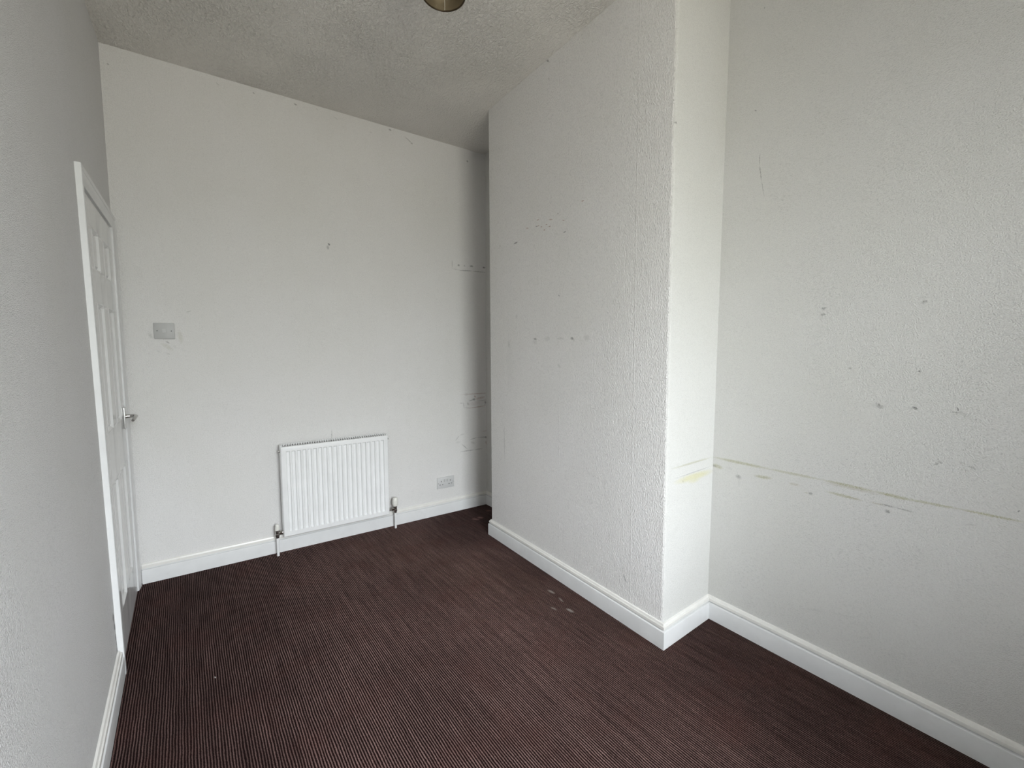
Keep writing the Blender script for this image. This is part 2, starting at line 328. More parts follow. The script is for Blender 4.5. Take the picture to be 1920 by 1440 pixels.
def wall_paint(name, base, marks=None, axes=(0, 2), tex='fine', seams=(), relief=0.0034, flecks=0.0):
    N = NT(name)
    big = N.noise(N.pos, 2.2, 3.0, 0.55)
    col = N.mix(N.maprange(big.outputs['Fac'], 0.3, 0.7), (base[0] * 0.975, base[1] * 0.975, base[2] * 0.96, 1), (base[0], base[1], base[2], 1))
    if flecks:                                # short dirty scuffs caught on the rough paint
        st = N.noise(N.scaled(N.pos, (1.0, 0.45, 1.0), (0.5, 0, 0)), 210.0, 3.0, 0.7).outputs['Fac']
        where = N.maprange(N.noise(N.pos, 3.1, 3.0, 0.6).outputs['Fac'], 0.42, 0.68, 0.15, 1.0)
        fl = N.math('MULTIPLY', N.maprange(st, 0.53, 0.68, 0.0, flecks), where, clamp=True)
        col = N.mix(fl, col, (0.36, 0.36, 0.34, 1))
    if marks: col = add_marks(N, col, marks, axes)
    N.bsdf.inputs['Roughness'].default_value = 0.62
    N.bsdf.inputs['Specular IOR Level'].default_value = 0.25
    if tex == 'fine':
        h = N.noise(N.scaled(N.pos, (1.0, 1.0, 1.5)), 250.0, 2.0, 0.6).outputs['Fac']
        nm = N.bump(h, 1.0, relief)
        cav = N.maprange(h, 0.30, 0.52, 0.89, 1.0)
    elif tex == 'anaglypta':
        v = N.scaled(N.pos, (1.0, 1.0, 0.50))
        h = N.noise(v, 265.0, 2.0, 0.6).outputs['Fac']
        v2 = N.scaled(N.pos, (1.0, 1.0, 0.05))
        h2 = N.noise(v2, 150.0, 2.0, 0.5).outputs['Fac']
        nm = N.bump(h, 1.0, 0.0066); nm = N.bump(h2, 0.6, 0.0014, nm)
        cav = N.maprange(h, 0.30, 0.52, 0.84, 1.0)
        sx = N.n('ShaderNodeSeparateXYZ'); N.l(N.pos, sx.inputs[0])
        wob = N.math('MULTIPLY_ADD', N.noise(N.scaled(N.pos, (0, 0, 1)), 3.0, 3.0).outputs['Fac'], 0.012, -0.006)
        yy = N.math('ADD', sx.outputs[1], wob)
        for s0 in seams:
            d = N.math('ABSOLUTE', N.math('SUBTRACT', yy, s0))
            nm = N.bump(N.maprange(d, 0.0, 0.0045, 1.0, 0.0, True), 0.5, 0.0018, nm)
    elif tex == 'artex':
        v = N.scaled(N.pos, (1.0, 0.62, 1.0), (0, 0, 0.5))
        w = N.noise(v, 95.0, 3.0, 0.6, 1.0).outputs['Fac']
        h = N.maprange(w, 0.30, 0.70)
        amp = N.maprange(N.noise(N.pos, 3.0, 2.0).outputs['Fac'], 0.35, 0.65, 0.6, 1.0)
        nm = N.bump(N.math('MULTIPLY', h, amp), 1.0, 0.0070)
        nm = N.bump(N.noise(N.pos, 170.0, 2.0).outputs['Fac'], 0.3, 0.002, nm)
        cav = N.maprange(h, 0.0, 0.5, 0.94, 1.0)
    hs = N.n('ShaderNodeHueSaturation'); N.put(hs.inputs['Value'], cav); N.put(hs.inputs['Color'], col)
    N.l(hs.outputs[0], N.bsdf.inputs['Base Color'])
    N.l(nm, N.bsdf.inputs['Normal'])
    return N.m

def plain(name, col, rough=0.4, metal=0.0, spec=0.5, bump=0.0, scale=60.0, dirt=0.0, dirt_col=(0.35, 0.33, 0.28, 1), coat=0.0):
    N = NT(name)
    c = (col[0], col[1], col[2], 1)
    out = N.mix(N.maprange(N.noise(N.pos, scale * 0.3, 3.0).outputs['Fac'], 0.35, 0.65), (c[0] * 0.96, c[1] * 0.96, c[2] * 0.96, 1), c)
    if dirt: out = N.mix(N.maprange(N.noise(N.pos, 26.0, 4.0, 0.65).outputs['Fac'], 0.58, 0.80, 0.0, dirt), out, dirt_col)
    N.l(out, N.bsdf.inputs['Base Color'])
    N.bsdf.inputs['Roughness'].default_value = rough
    N.bsdf.inputs['Metallic'].default_value = metal
    N.bsdf.inputs['Specular IOR Level'].default_value = spec
    N.bsdf.inputs['Coat Weight'].default_value = coat
    if bump: N.l(N.bump(N.noise(N.pos, scale, 3.0).outputs['Fac'], bump, 0.002), N.bsdf.inputs['Normal'])
    return N.m

WALL = (0.860, 0.848, 0.840)
SEAMS = (1.70, 2.236, 1.20)
ALCOVE = (0.735, 0.730, 0.712)            # wall colour greyed to offset the strong window light on the near alcove
M = {
    'wall_back': wall_paint('back_wall_paint', WALL, MARKS['back'], (0, 2), flecks=0.15),
    'wall_left': wall_paint('left_wall_paint', (0.88, 0.872, 0.872), MARKS['left'], (1, 2), relief=0.0065, flecks=0.25),
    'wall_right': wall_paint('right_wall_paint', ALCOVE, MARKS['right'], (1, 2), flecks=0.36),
    'wall_plain': wall_paint('plain_wall_paint', WALL),
    'chimney': wall_paint('textured_wallpaper', (0.895, 0.882, 0.872), MARKS['chimney'], (1, 2), 'anaglypta', SEAMS),
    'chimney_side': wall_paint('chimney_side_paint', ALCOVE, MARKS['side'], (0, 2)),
    'ceiling': wall_paint('textured_ceiling', (0.88, 0.855, 0.82), None, (0, 1), 'artex'),
    'gloss': plain('white_gloss_woodwork', (0.78, 0.785, 0.785), 0.28, bump=0.10, scale=45, dirt=0.12),
    'gloss_cream': plain('cream_tinged_gloss_top', (0.81, 0.795, 0.76), 0.30, dirt=0.25, dirt_col=(0.50, 0.42, 0.34, 1)),
    'door': plain('white_satin_door_paint', (0.76, 0.76, 0.755), 0.16, bump=0.05, scale=40, dirt=0.05),
    'radiator': plain('white_enamel', (0.88, 0.885, 0.885), 0.30, bump=0.04, scale=30, dirt=0.06),
    'radiator_dark': plain('radiator_shadow_interior', (0.10, 0.10, 0.095), 0.6),
    'satin_chrome': plain('satin_chrome_plate', (0.72, 0.72, 0.71), 0.42, metal=0.8),
    'chrome': plain('worn_chrome', (0.50, 0.49, 0.47), 0.22, metal=1.0),
    'cap': plain('ivory_plastic', (0.80, 0.79, 0.74), 0.35),
    'plastic': plain('grey_white_plastic', (0.50, 0.50, 0.495), 0.45),
    'rocker': plain('pale_grey_rocker', (0.57, 0.57, 0.565), 0.4),
    'plastic_light': plain('white_plastic', (0.64, 0.64, 0.635), 0.4),
    'hole': plain('dark_recess', (0.03, 0.03, 0.03), 0.6),
    'screw': plain('dark_screw_steel', (0.10, 0.10, 0.095), 0.45, metal=0.7),
    'brass': plain('antique_brass', (0.30, 0.245, 0.16), 0.5, metal=0.6, bump=0.15, scale=60),
    'brass_dark': plain('dark_bronze', (0.07, 0.05, 0.03), 0.4, metal=0.8),
    'brass_light': plain('pale_wire', (0.80, 0.76, 0.66), 0.4, metal=0.1),
    'outside': plain('outside_render', (0.45, 0.43, 0.40), 0.8),
}
def carpet():
    N = NT('ribbed_carpet')
    sx = N.n('ShaderNodeSeparateXYZ'); N.l(N.pos, sx.inputs[0])
    wob = N.noise(N.scaled(N.pos, (1.0, 0.35, 1.0)), 28.0, 2.0).outputs['Fac']
    wob2 = N.noise(N.pos, 170.0, 2.0).outputs['Fac']
    x = N.math('MULTIPLY_ADD', wob, 0.0060, sx.outputs[0])
    x = N.math('MULTIPLY_ADD', wob2, 0.0032, x)
    ph = N.math('MULTIPLY', x, 2 * math.pi / RIB)
    rib = N.math('MULTIPLY_ADD', N.math('SINE', ph), 0.5, 0.5)
    fib = N.noise(N.scaled(N.pos, (1.0, 0.5, 1.0)), 420.0, 3.0, 0.65).outputs['Fac']
    f = N.math('MULTIPLY', N.math('POWER', rib, 2.0), N.maprange(fib, 0.28, 0.72, 0.35, 1.35))
    # shade painted into the pile: paler middle, darker by side walls, plus random wear
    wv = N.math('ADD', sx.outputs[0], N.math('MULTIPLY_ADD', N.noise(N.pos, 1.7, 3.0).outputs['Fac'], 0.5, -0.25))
    path = N.maprange(N.math('ABSOLUTE', N.math('SUBTRACT', wv, 1.12)), 0.25, 0.95, 1.0, 0.45, True)  # painted shade factor, darkening the colour to the left and right
    wear_shade = N.maprange(N.noise(N.pos, 2.6, 4.0, 0.6).outputs['Fac'], 0.35, 0.68, 0.80, 1.12)
    wear_shade = N.math('MULTIPLY', wear_shade, path)
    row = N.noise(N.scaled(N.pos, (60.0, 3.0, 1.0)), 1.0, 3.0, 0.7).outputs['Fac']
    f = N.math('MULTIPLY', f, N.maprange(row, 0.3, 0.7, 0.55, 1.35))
    f = N.math('MULTIPLY', f, wear_shade)
    col = N.mix(N.math('MINIMUM', f, 1.0), CARPET_DARK, CARPET_LIGHT)
    red = N.maprange(N.noise(N.pos, 5.0, 3.0).outputs['Fac'], 0.5, 0.75, 0.0, 0.35)
    col = N.mix(red, col, N.mix(rib, (0.022, 0.006, 0.005, 1), (0.14, 0.06, 0.05, 1)))
    col = add_marks(N, col, MARKS['floor'], (0, 1))
    N.l(col, N.bsdf.inputs['Base Color'])
    N.bsdf.inputs['Roughness'].default_value = 0.95
    N.bsdf.inputs['Specular IOR Level'].default_value = 0.1
    N.bsdf.inputs['Sheen Weight'].default_value = 0.0
    nm = N.bump(rib, 0.9, 0.0022)
    nm = N.bump(fib, 0.5, 0.0015, nm)
    N.l(nm, N.bsdf.inputs['Normal'])
    return N.m
RIB = 0.0080
CARPET_DARK = (0.009, 0.0030, 0.0028, 1)
CARPET_LIGHT = (0.33, 0.205, 0.186, 1)
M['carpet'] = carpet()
def glass():
    N = NT('window_glass')
    t = N.t; t.nodes.remove(N.bsdf)
    out = [x for x in t.nodes if x.type == 'OUTPUT_MATERIAL'][0]
    tr = N.n('ShaderNodeBsdfTransparent'); tr.inputs[0].default_value = (0.96, 0.98, 0.97, 1)
    gl = N.n('ShaderNodeBsdfGlossy'); gl.inputs['Roughness'].default_value = 0.02
    mx = N.n('ShaderNodeMixShader'); fr = N.n('ShaderNodeFresnel'); fr.inputs[0].default_value = 1.45
    N.l(fr.outputs[0], mx.inputs[0]); N.l(tr.outputs[0], mx.inputs[1]); N.l(gl.outputs[0], mx.inputs[2]); N.l(mx.outputs[0], out.inputs[0])
    return N.m
M['glass'] = glass()

# ------------------------------------------------------------------ room shell
X0, X1, Y1 = -0.25, 2.47, 3.30
DOOR_Y0, DOOR_Y1, DOOR_Z = 2.262, 2.955, 1.882      # opening in the left wall

bm = bmesh.new()
box(bm, X0, X1, FRONT_Y - 0.25, Y1, -0.12, 0.0)
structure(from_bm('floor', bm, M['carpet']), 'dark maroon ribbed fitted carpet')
bm = bmesh.new()
box(bm, X0, X1, FRONT_Y - 0.25, Y1, H, H + 0.12)
structure(from_bm('ceiling', bm, M['ceiling']), 'off-white swirl-textured ceiling')

bm = bmesh.new()                                      # back wall, slightly skewed
vs = []
for z in (0, H):
    vs.append([bm.verts.new(p) for p in ((X0, back_y(X0), z), (X1, back_y(X1), z), (X1, back_y(X1) + 0.2, z), (X0, back_y(X0) + 0.2, z))])
for k in range(4): bm.faces.new((vs[0][k], vs[0][(k + 1) % 4], vs[1][(k + 1) % 4], vs[1][k]))
bm.faces.new(vs[0][::-1]); bm.faces.new(vs[1])
structure(from_bm('wall_back', bm, M['wall_back']), 'white painted end wall with a radiator')

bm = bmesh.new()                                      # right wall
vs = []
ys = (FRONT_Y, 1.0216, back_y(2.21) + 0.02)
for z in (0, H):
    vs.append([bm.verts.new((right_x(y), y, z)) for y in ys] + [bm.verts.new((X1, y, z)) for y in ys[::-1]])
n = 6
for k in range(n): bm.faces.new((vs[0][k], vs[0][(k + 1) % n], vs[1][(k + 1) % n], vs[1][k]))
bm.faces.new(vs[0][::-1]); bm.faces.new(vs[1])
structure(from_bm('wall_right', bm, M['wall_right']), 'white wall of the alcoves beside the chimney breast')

# left wall as a grid that leans a little, with the door opening and its reveal
bm = bmesh.new()
gy = sorted(set([FRONT_Y, 0.2, 1.0, 1.6, 2.2, DOOR_Y0, 2.6, DOOR_Y1, 3.06]))
gz = sorted(set([0, 0.5, 1.0, 1.5, DOOR_Z, 2.3, H]))
grid = {}
def gv(y, z, b=False):
    k = (y, z, b)
    if k not in grid: grid[k] = bm.verts.new((X0 if b else left_x(y, z), y, z))
    return grid[k]
def cell(y0, y1, z0, z1, b):
    if y0 >= DOOR_Y0 and y1 <= DOOR_Y1 and z1 <= DOOR_Z: return
    bm.faces.new((gv(y0, z0, b), gv(y1, z0, b), gv(y1, z1, b), gv(y0, z1, b)))
for y0, y1 in zip(gy, gy[1:]):
    for z0, z1 in zip(gz, gz[1:]):
        cell(y0, y1, z0, z1, False); cell(y0, y1, z0, z1, True)
for y in (FRONT_Y, DOOR_Y0, DOOR_Y1, 3.06):
    for z0, z1 in zip(gz, gz[1:]):
        if y in (DOOR_Y0, DOOR_Y1) and z1 > DOOR_Z: continue
        bm.faces.new((gv(y, z0), gv(y, z0, True), gv(y, z1, True), gv(y, z1)))
for y0, y1 in zip(gy, gy[1:]):
    for z in (0, H, DOOR_Z):
        ins = y0 >= DOOR_Y0 and y1 <= DOOR_Y1
        if (z == 0 and ins) or (z == DOOR_Z and not ins): continue
        bm.faces.new((gv(y0, z), gv(y1, z), gv(y1, z, True), gv(y0, z, True)))
structure(from_bm('wall_left', bm, M['wall_left']), 'white wall with the door')

# window wall behind the camera
bm = bmesh.new()
ya, yb = FRONT_Y - 0.25, FRONT_Y
xl, xr = X0, X1
box(bm, xl, WIN_X0, ya, yb, 0, H); box(bm, WIN_X1, xr, ya, yb, 0, H)
box(bm, WIN_X0, WIN_X1, ya, yb, 0, WIN_Z0); box(bm, WIN_X0, WIN_X1, ya, yb, WIN_Z1, H)
structure(from_bm('wall_front', bm, M['wall_plain']), 'white wall with the window')
win = bpy.data.objects.new('window_1', None); scene.collection.objects.link(win)
win.location = ((WIN_X0 + WIN_X1) / 2, FRONT_Y - 0.18, WIN_Z0); structure(win, 'white framed window')
bm = bmesh.new(); hw = (WIN_X1 - WIN_X0) / 2; hh = WIN_Z1 - WIN_Z0
for a in ((-hw, -hw + 0.05, 0, hh), (hw - 0.05, hw, 0, hh), (-hw + 0.05, hw - 0.05, 0, 0.05), (-hw + 0.05, hw - 0.05, hh - 0.05, hh), (-hw + 0.05, hw - 0.05, hh * 0.72, hh * 0.72 + 0.045)):
    box(bm, a[0], a[1], -0.03, 0.03, a[2], a[3], 0.004)
from_bm('window_frame', bm, M['gloss'], win)
bm = bmesh.new(); box(bm, -hw + 0.045, hw - 0.045, -0.004, 0.004, 0.045, hh - 0.045)
from_bm('window_pane', bm, M['glass'], win)
bm = bmesh.new(); box(bm, -hw - 0.0, hw + 0.0, 0.032, 0.21, 0.0, 0.025, 0.006)
from_bm('window_sill', bm, M['gloss'], win)

# chimney breast with softly rounded arrises
bm = bmesh.new()
rnd = random.Random(4)
def outline(t, wob):
    n0 = Vector((CN0[0] + (CN1[0] - CN0[0]) * t, CN0[1]))
    f0 = Vector((CF0[0] + (CF1[0] - CF0[0]) * t, CF0[1] + (CF1[1] - CF0[1]) * t))
    R1, R2 = 0.013, 0.006
    pts = [Vector((2.30, n0.y))]
    c = n0 + Vector((R1, R1))
    for k in range(7):
        a = math.radians(-90 - 90 * k / 6)
        pts.append(c + Vector((math.cos(a), math.sin(a))) * R1 + Vector((wob * 0.6, 0)))
    d = (f0 - n0)
    for s in (0.25, 0.5, 0.75): pts.append(n0 + d * s)
    c = f0 + Vector((R2, -R2))
    for k in range(5):
        a = math.radians(180 - 90 * k / 4)
        pts.append(c + Vector((math.cos(a), math.sin(a))) * R2)
    pts.append(Vector((2.30, f0.y)))
    return pts
rows = []
NZ = 28
for i in range(NZ + 1):
    t = i / NZ
    wob = 0.0012 * math.sin(9.1 * t + 1.0) + 0.0009 * math.sin(23 * t) + rnd.uniform(-0.0003, 0.0003)
    rows.append([bm.verts.new((p.x, p.y, H * t)) for p in outline(t, wob)])
n = len(rows[0])
for A, B in zip(rows, rows[1:]):
    for k in range(n):
        j = (k + 1) % n
        fc = bm.faces.new((A[k], A[j], B[j], B[k]))
        fc.material_index = 0 if 5 <= k <= 10 else 1
bm.faces.new(rows[0][::-1]); bm.faces.new(rows[-1])
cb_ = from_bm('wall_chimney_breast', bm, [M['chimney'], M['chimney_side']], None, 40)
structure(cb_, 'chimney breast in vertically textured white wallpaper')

# skirting boards
PROF = [(0.0, 0.0), (0.018, 0.0), (0.018, 0.0740), (0.0172, 0.0768), (0.0150, 0.0782), (0.0060, 0.0786), (0.0060, 0.0840), (0.0130, 0.0846),
        (0.0142, 0.0860), (0.0135, 0.0970), (0.0120, 0.0985), (0.0095, 0.0985), (0.0088, 0.1010), (0.0060, 0.1065), (0.0, 0.1086)]
def skirting(name, path, label):
    bm = bmesh.new(); sweep(bm, path, PROF)
    bm.normal_update()
    for fc in bm.faces:
        if min(v.co.z for v in fc.verts) > 0.080 and len(fc.verts) == 4: fc.material_index = 1
    return structure(from_bm(name, bm, [M['gloss'], M['gloss_cream']], None, 35), label)
def onleft(y): return left_x(y, 0.05)
skirting('baseboard_left', [(onleft(2.19), 2.198), (onleft(0), FRONT_Y)], 'white skirting board left of the door')
skirting('baseboard_right', [(right_x(FRONT_Y), FRONT_Y), (2.212, 1.0216 - 0.001)], 'white skirting board along the near alcove')
skirting('baseboard_chimney', [(2.212, CN0[1]), CN0, CF0, (2.212, CF0[1])], 'white skirting board round the chimney breast')
skirting('baseboard_alcove', [(2.212, CF0[1]), (2.212, back_y(2.212))], 'white skirting board in the far alcove')
skirting('baseboard_back', [(2.212, back_y(2.212)), (0.022, back_y(0.022))], 'white skirting board under the radiator')
skirting('baseboard_front', [(onleft(0), FRONT_Y), (right_x(FRONT_Y), FRONT_Y)], 'white skirting board under the window')

# ------------------------------------------------------------------ door in the left wall
def lean(o):
    for v in o.data.vertices: v.co.x += left_x(v.co.y, v.co.z)
    return o
door = bpy.data.objects.new('door_1', None); scene.collection.objects.link(door)
structure(door, 'white six-panel door with chrome lever handle')
LY0, LY1, LZ0, LZ1 = 2.277, 2.943, 0.008, 1.866       # leaf
FACE = 0.006
PANELS = [(a, b, c, d) for a, b in ((2.380, 2.530), (2.650, 2.806)) for c, d in ((0.190, 0.725), (0.935, 1.465), (1.590, 1.762))]
bm = bmesh.new()
ysn = sorted(set([LY0, LY1] + [p for a, b, _, _ in PANELS for p in (a, a + 0.006, a + 0.016, a + 0.026, b - 0.026, b - 0.016, b - 0.006, b)]))
zsn = sorted(set([LZ0, LZ1] + [p for _, _, a, b in PANELS for p in (a, a + 0.006, a + 0.016, a + 0.026, b - 0.026, b - 0.016, b - 0.006, b)]))
def depth(y, z):
    for a, b, c, d in PANELS:
        if a <= y <= b and c <= z <= d:
            m = min(y - a, b - y, z - c, d - z)
            for m0, d0, m1, d1 in ((0, 0, 0.006, 0.0025), (0.006, 0.0025, 0.016, -0.009), (0.016, -0.009, 0.026, -0.004)):
                if m <= m1: return d0 + (d1 - d0) * (m - m0) / (m1 - m0)
            return -0.004
    return 0.0
G = [[bm.verts.new((FACE + depth(y, z), y, z)) for z in zsn] for y in ysn]
for i in range(len(ysn) - 1):
    for j in range(len(zsn) - 1): bm.faces.new((G[i][j], G[i + 1][j], G[i + 1][j + 1], G[i][j + 1]))
Bk = {}
def bk(y, z):
    if (y, z) not in Bk: Bk[(y, z)] = bm.verts.new((FACE - 0.036, y, z))
    return Bk[(y, z)]
for i in range(len(ysn) - 1):
    for j, z in ((0, LZ0), (-1, LZ1)): bm.faces.new((G[i][j], G[i + 1][j], bk(ysn[i + 1], z), bk(ysn[i], z)))
for j in range(len(zsn) - 1):
    for i, y in ((0, LY0), (-1, LY1)): bm.faces.new((G[i][j], G[i][j + 1], bk(y, zsn[j + 1]), bk(y, zsn[j])))
bb = [bk(y, LZ0) for y in ysn] + [bk(LY1, z) for z in zsn[1:]] + [bk(y, LZ1) for y in ysn[::-1][1:]] + [bk(LY0, z) for z in zsn[::-1][1:-1]]
bm.faces.new(bb)
leaf = lean(from_bm('door_leaf', bm, M['door'], door, 20))
# lining and stop behind the architrave
bm = bmesh.new()
box(bm, -0.20, 0.0, DOOR_Y0, LY0 - 0.004, 0, DOOR_Z); box(bm, -0.20, 0.0, LY1 + 0.003, DOOR_Y1, 0, DOOR_Z)
box(bm, -0.20, 0.0, LY0 - 0.004, LY1 + 0.003, LZ1 + 0.007, DOOR_Z)
box(bm, -0.20, -0.034, LY0 - 0.004, LY0 + 0.012, 0, LZ1); box(bm, -0.20, -0.034, LY1 - 0.012, LY1 + 0.003, 0, LZ1)
box(bm, -0.20, -0.034, LY0 + 0.012, LY1 - 0.012, LZ1 - 0.012, LZ1 + 0.007)
lean(from_bm('door_lining', bm, M['gloss'], door))
# moulded architrave, mitred: swept up one side, over the head, down the other
bm = bmesh.new()
AP = [(0.0, 0.0), (0.0, 0.017), (0.002, 0.0185), (0.018, 0.0185), (0.021, 0.0160), (0.024, 0.0165), (0.030, 0.0175), (0.044, 0.0150), (0.052, 0.0125), (0.060, 0.0120), (0.062, 0.0100), (0.062, 0.0)]   # (in from outer edge, thickness)
OY0, OY1, OZ = 2.203, 3.014, 1.942
rowsA = []
def arow(fy, fz):
    return [bm.verts.new((t, fy(w), fz(w))) for w, t in AP]
rowsA.append(arow(lambda w: OY0 + w, lambda w: -0.0)); 
for z in (0.5, 1.0, 1.5): rowsA.append(arow(lambda w: OY0 + w, lambda w, z=z: z))
rowsA.append(arow(lambda w: OY0 + w, lambda w: OZ - w))
rowsA.append(arow(lambda w: 2.6, lambda w: OZ - w))
rowsA.append(arow(lambda w: OY1 - w, lambda w: OZ - w))
for z in (1.5, 1.0, 0.5, 0.0): rowsA.append(arow(lambda w: OY1 - w, lambda w, z=z: z))
for A, B in zip(rowsA, rowsA[1:]):
    for k in range(len(AP)): bm.faces.new((A[k], A[(k + 1) % len(AP)], B[(k + 1) % len(AP)], B[k]))
bm.faces.new(rowsA[0][::-1]); bm.faces.new(rowsA[-1])
lean(from_bm('architrave', bm, M['gloss'], door, 30))
# lever handle on a back plate
hy, hz = 2.905, 0.940
hx = left_x(hy, hz) + FACE
hd = bpy.data.objects.new('door_handle', None); scene.collection.objects.link(hd); hd.parent = door; hd.location = (hx, hy, hz)
bm = bmesh.new(); box(bm, 0.0, 0.008, -0.021, 0.021, -0.062, 0.048, 0.003, 3)
from_bm('back_plate', bm, M['satin_chrome'], hd, 40)
bm = bmesh.new()
bent_tube(bm, [(0.006, 0, 0.0), (0.022, 0, 0.0), (0.036, 0, 0.0), (0.044, -0.006, 0.0), (0.047, -0.018, 0.0), (0.047, -0.05, -0.001), (0.046, -0.085, -0.004), (0.042, -0.108, -0.010)],
          [0.0105, 0.0085, 0.0085, 0.0088, 0.0088, 0.0082, 0.0075, 0.0060])
from_bm('lever', bm, M['chrome'], hd, 50)
# dark passage behind the closed door
bm = bmesh.new(); box(bm, -0.235, -0.215, DOOR_Y0 + 0.0, DOOR_Y1 - 0.0, 0.0, DOOR_Z)
from_bm('door_backing', bm, M['hole'], door)

# ------------------------------------------------------------------ radiator
ANG = math.atan(-0.0495)
RX = 1.036
rad = thing('radiator', 'white ribbed panel radiator hanging low on the end wall', 'radiator', (RX, back_y(RX), 0.0), ANG)
RW, RZ0, RZ1 = 0.331, 0.118, 0.684
bm = bmesh.new()
NCH = 20
xs = [-RW, -RW + 0.004, -RW + 0.012]
pitch = (2 * RW - 0.05) / NCH
chx = []
for i in range(NCH):
    c = -RW + 0.025 + pitch * (i + 0.5); chx.append(c)
    xs += [c - 0.0105, c - 0.0065, c + 0.0065, c + 0.0105]
xs += [RW - 0.012, RW - 0.004, RW]
zs = [RZ0, RZ0 + 0.004, RZ0 + 0.016, RZ0 + 0.030, RZ0 + 0.036, RZ0 + 0.052, RZ1 - 0.046, RZ1 - 0.036, RZ1 - 0.030, RZ1 - 0.016, RZ1 - 0.004, RZ1]
def rdep(x, z):
    e = min(x + RW, RW - x, z - RZ0, RZ1 - z)
    d = 0.0
    if e < 0.0035: d += 0.006
    elif e < 0.010: d += 0.0015
    m = min(abs(x - c) for c in chx)
    fx = 1.0 if m < 0.0070 else (0.0 if m > 0.0100 else (0.0100 - m) / 0.003)
    fz = 0.0 if (z < RZ0 + 0.034 or z > RZ1 - 0.034) else 1.0
    return d + 0.0105 * fx * fz
YF = -0.092
G = [[bm.verts.new((x, YF + rdep(x, z), z)) for z in zs] for x in xs]
for i in range(len(xs) - 1):
    for j in range(len(zs) - 1): bm.faces.new((G[i][j], G[i + 1][j], G[i + 1][j + 1], G[i][j + 1]))
Bd = {}
def bq(i, j):
    if (i, j) not in Bd: Bd[(i, j)] = bm.verts.new((xs[i], YF + 0.016, zs[j]))
    return Bd[(i, j)]
nx, nz = len(xs), len(zs)
for i in range(nx - 1):
    for j in (0, nz - 1): bm.faces.new((G[i][j], G[i + 1][j], bq(i + 1, j), bq(i, j)))
for j in range(nz - 1):
    for i in (0, nx - 1): bm.faces.new((G[i][j], G[i][j + 1], bq(i, j + 1), bq(i, j)))
bm.faces.new([bq(i, 0) for i in range(nx)] + [bq(nx - 1, j) for j in range(1, nz)] + [bq(i, nz - 1) for i in range(nx - 2, -1, -1)] + [bq(0, j) for j in range(nz - 2, 0, -1)])
# small paint chip ridges on the front
box(bm, -0.213, -0.211, YF - 0.0012, YF + 0.001, 0.276, 0.287); box(bm, -0.212, -0.202, YF - 0.0010, YF + 0.001, 0.276, 0.278)
from_bm('front_panel', bm, M['radiator'], rad, 25)
bm = bmesh.new()                                          # convector fins behind the panel
fy0, fy1 = YF + 0.0165, -0.026
for i in range(42):
    x = -RW + 0.014 + i * (2 * RW - 0.028) / 41
    box(bm, x - 0.0012, x + 0.0012, fy0, fy1, RZ0 + 0.04, RZ1 - 0.022)
from_bm('convector_fins', bm, M['radiator_dark'], rad)
bm = bmesh.new()                                          # top grille with slots
gz0, gz1 = RZ1 - 0.003, RZ1 + 0.006
box(bm, -RW, RW, YF + 0.008, YF + 0.019, gz0 - 0.004, gz1 - 0.006, 0.001, 1)
box(bm, -RW, RW, -0.030, -0.022, gz0, gz1, 0.001, 1)
NS = 46
for i in range(NS + 1):
    x = -RW + 0.006 + i * (2 * RW - 0.012) / NS
    w = 0.0022 if 0 < i < NS else 0.006
    box(bm, x - w, x + w, YF + 0.017, -0.030, gz0 + 0.001, gz1 - 0.0005)
from_bm('top_grille', bm, M['radiator'], rad)
for s in (-1, 1):
    bm = bmesh.new()
    x = s * (RW + 0.001)
    box(bm, min(x, x - s * 0.003), max(x, x - s * 0.003), YF + 0.014, -0.023, RZ0 + 0.012, RZ1 + 0.002, 0.001, 1)
    from_bm('side_panel', bm, M['radiator'], rad)
    bm = bmesh.new(); tube(bm, (s * (RW + 0.001), -0.062, RZ1 - 0.030), (s * (RW + 0.008), -0.062, RZ1 - 0.030), 0.008, 0.007)
    tube(bm, (s * (RW + 0.008), -0.062, RZ1 - 0.030), (s * (RW + 0.011), -0.062, RZ1 - 0.030), 0.003)
    from_bm('vent_plug', bm, M['chrome'], rad, 40)
    bm = bmesh.new()
    bx = s * 0.20
    box(bm, bx - 0.015, bx + 0.015, -0.0255, -0.0, 0.20, 0.60, 0.001, 1)
    from_bm('wall_bracket', bm, M['radiator_dark'], rad)
VY = -0.062
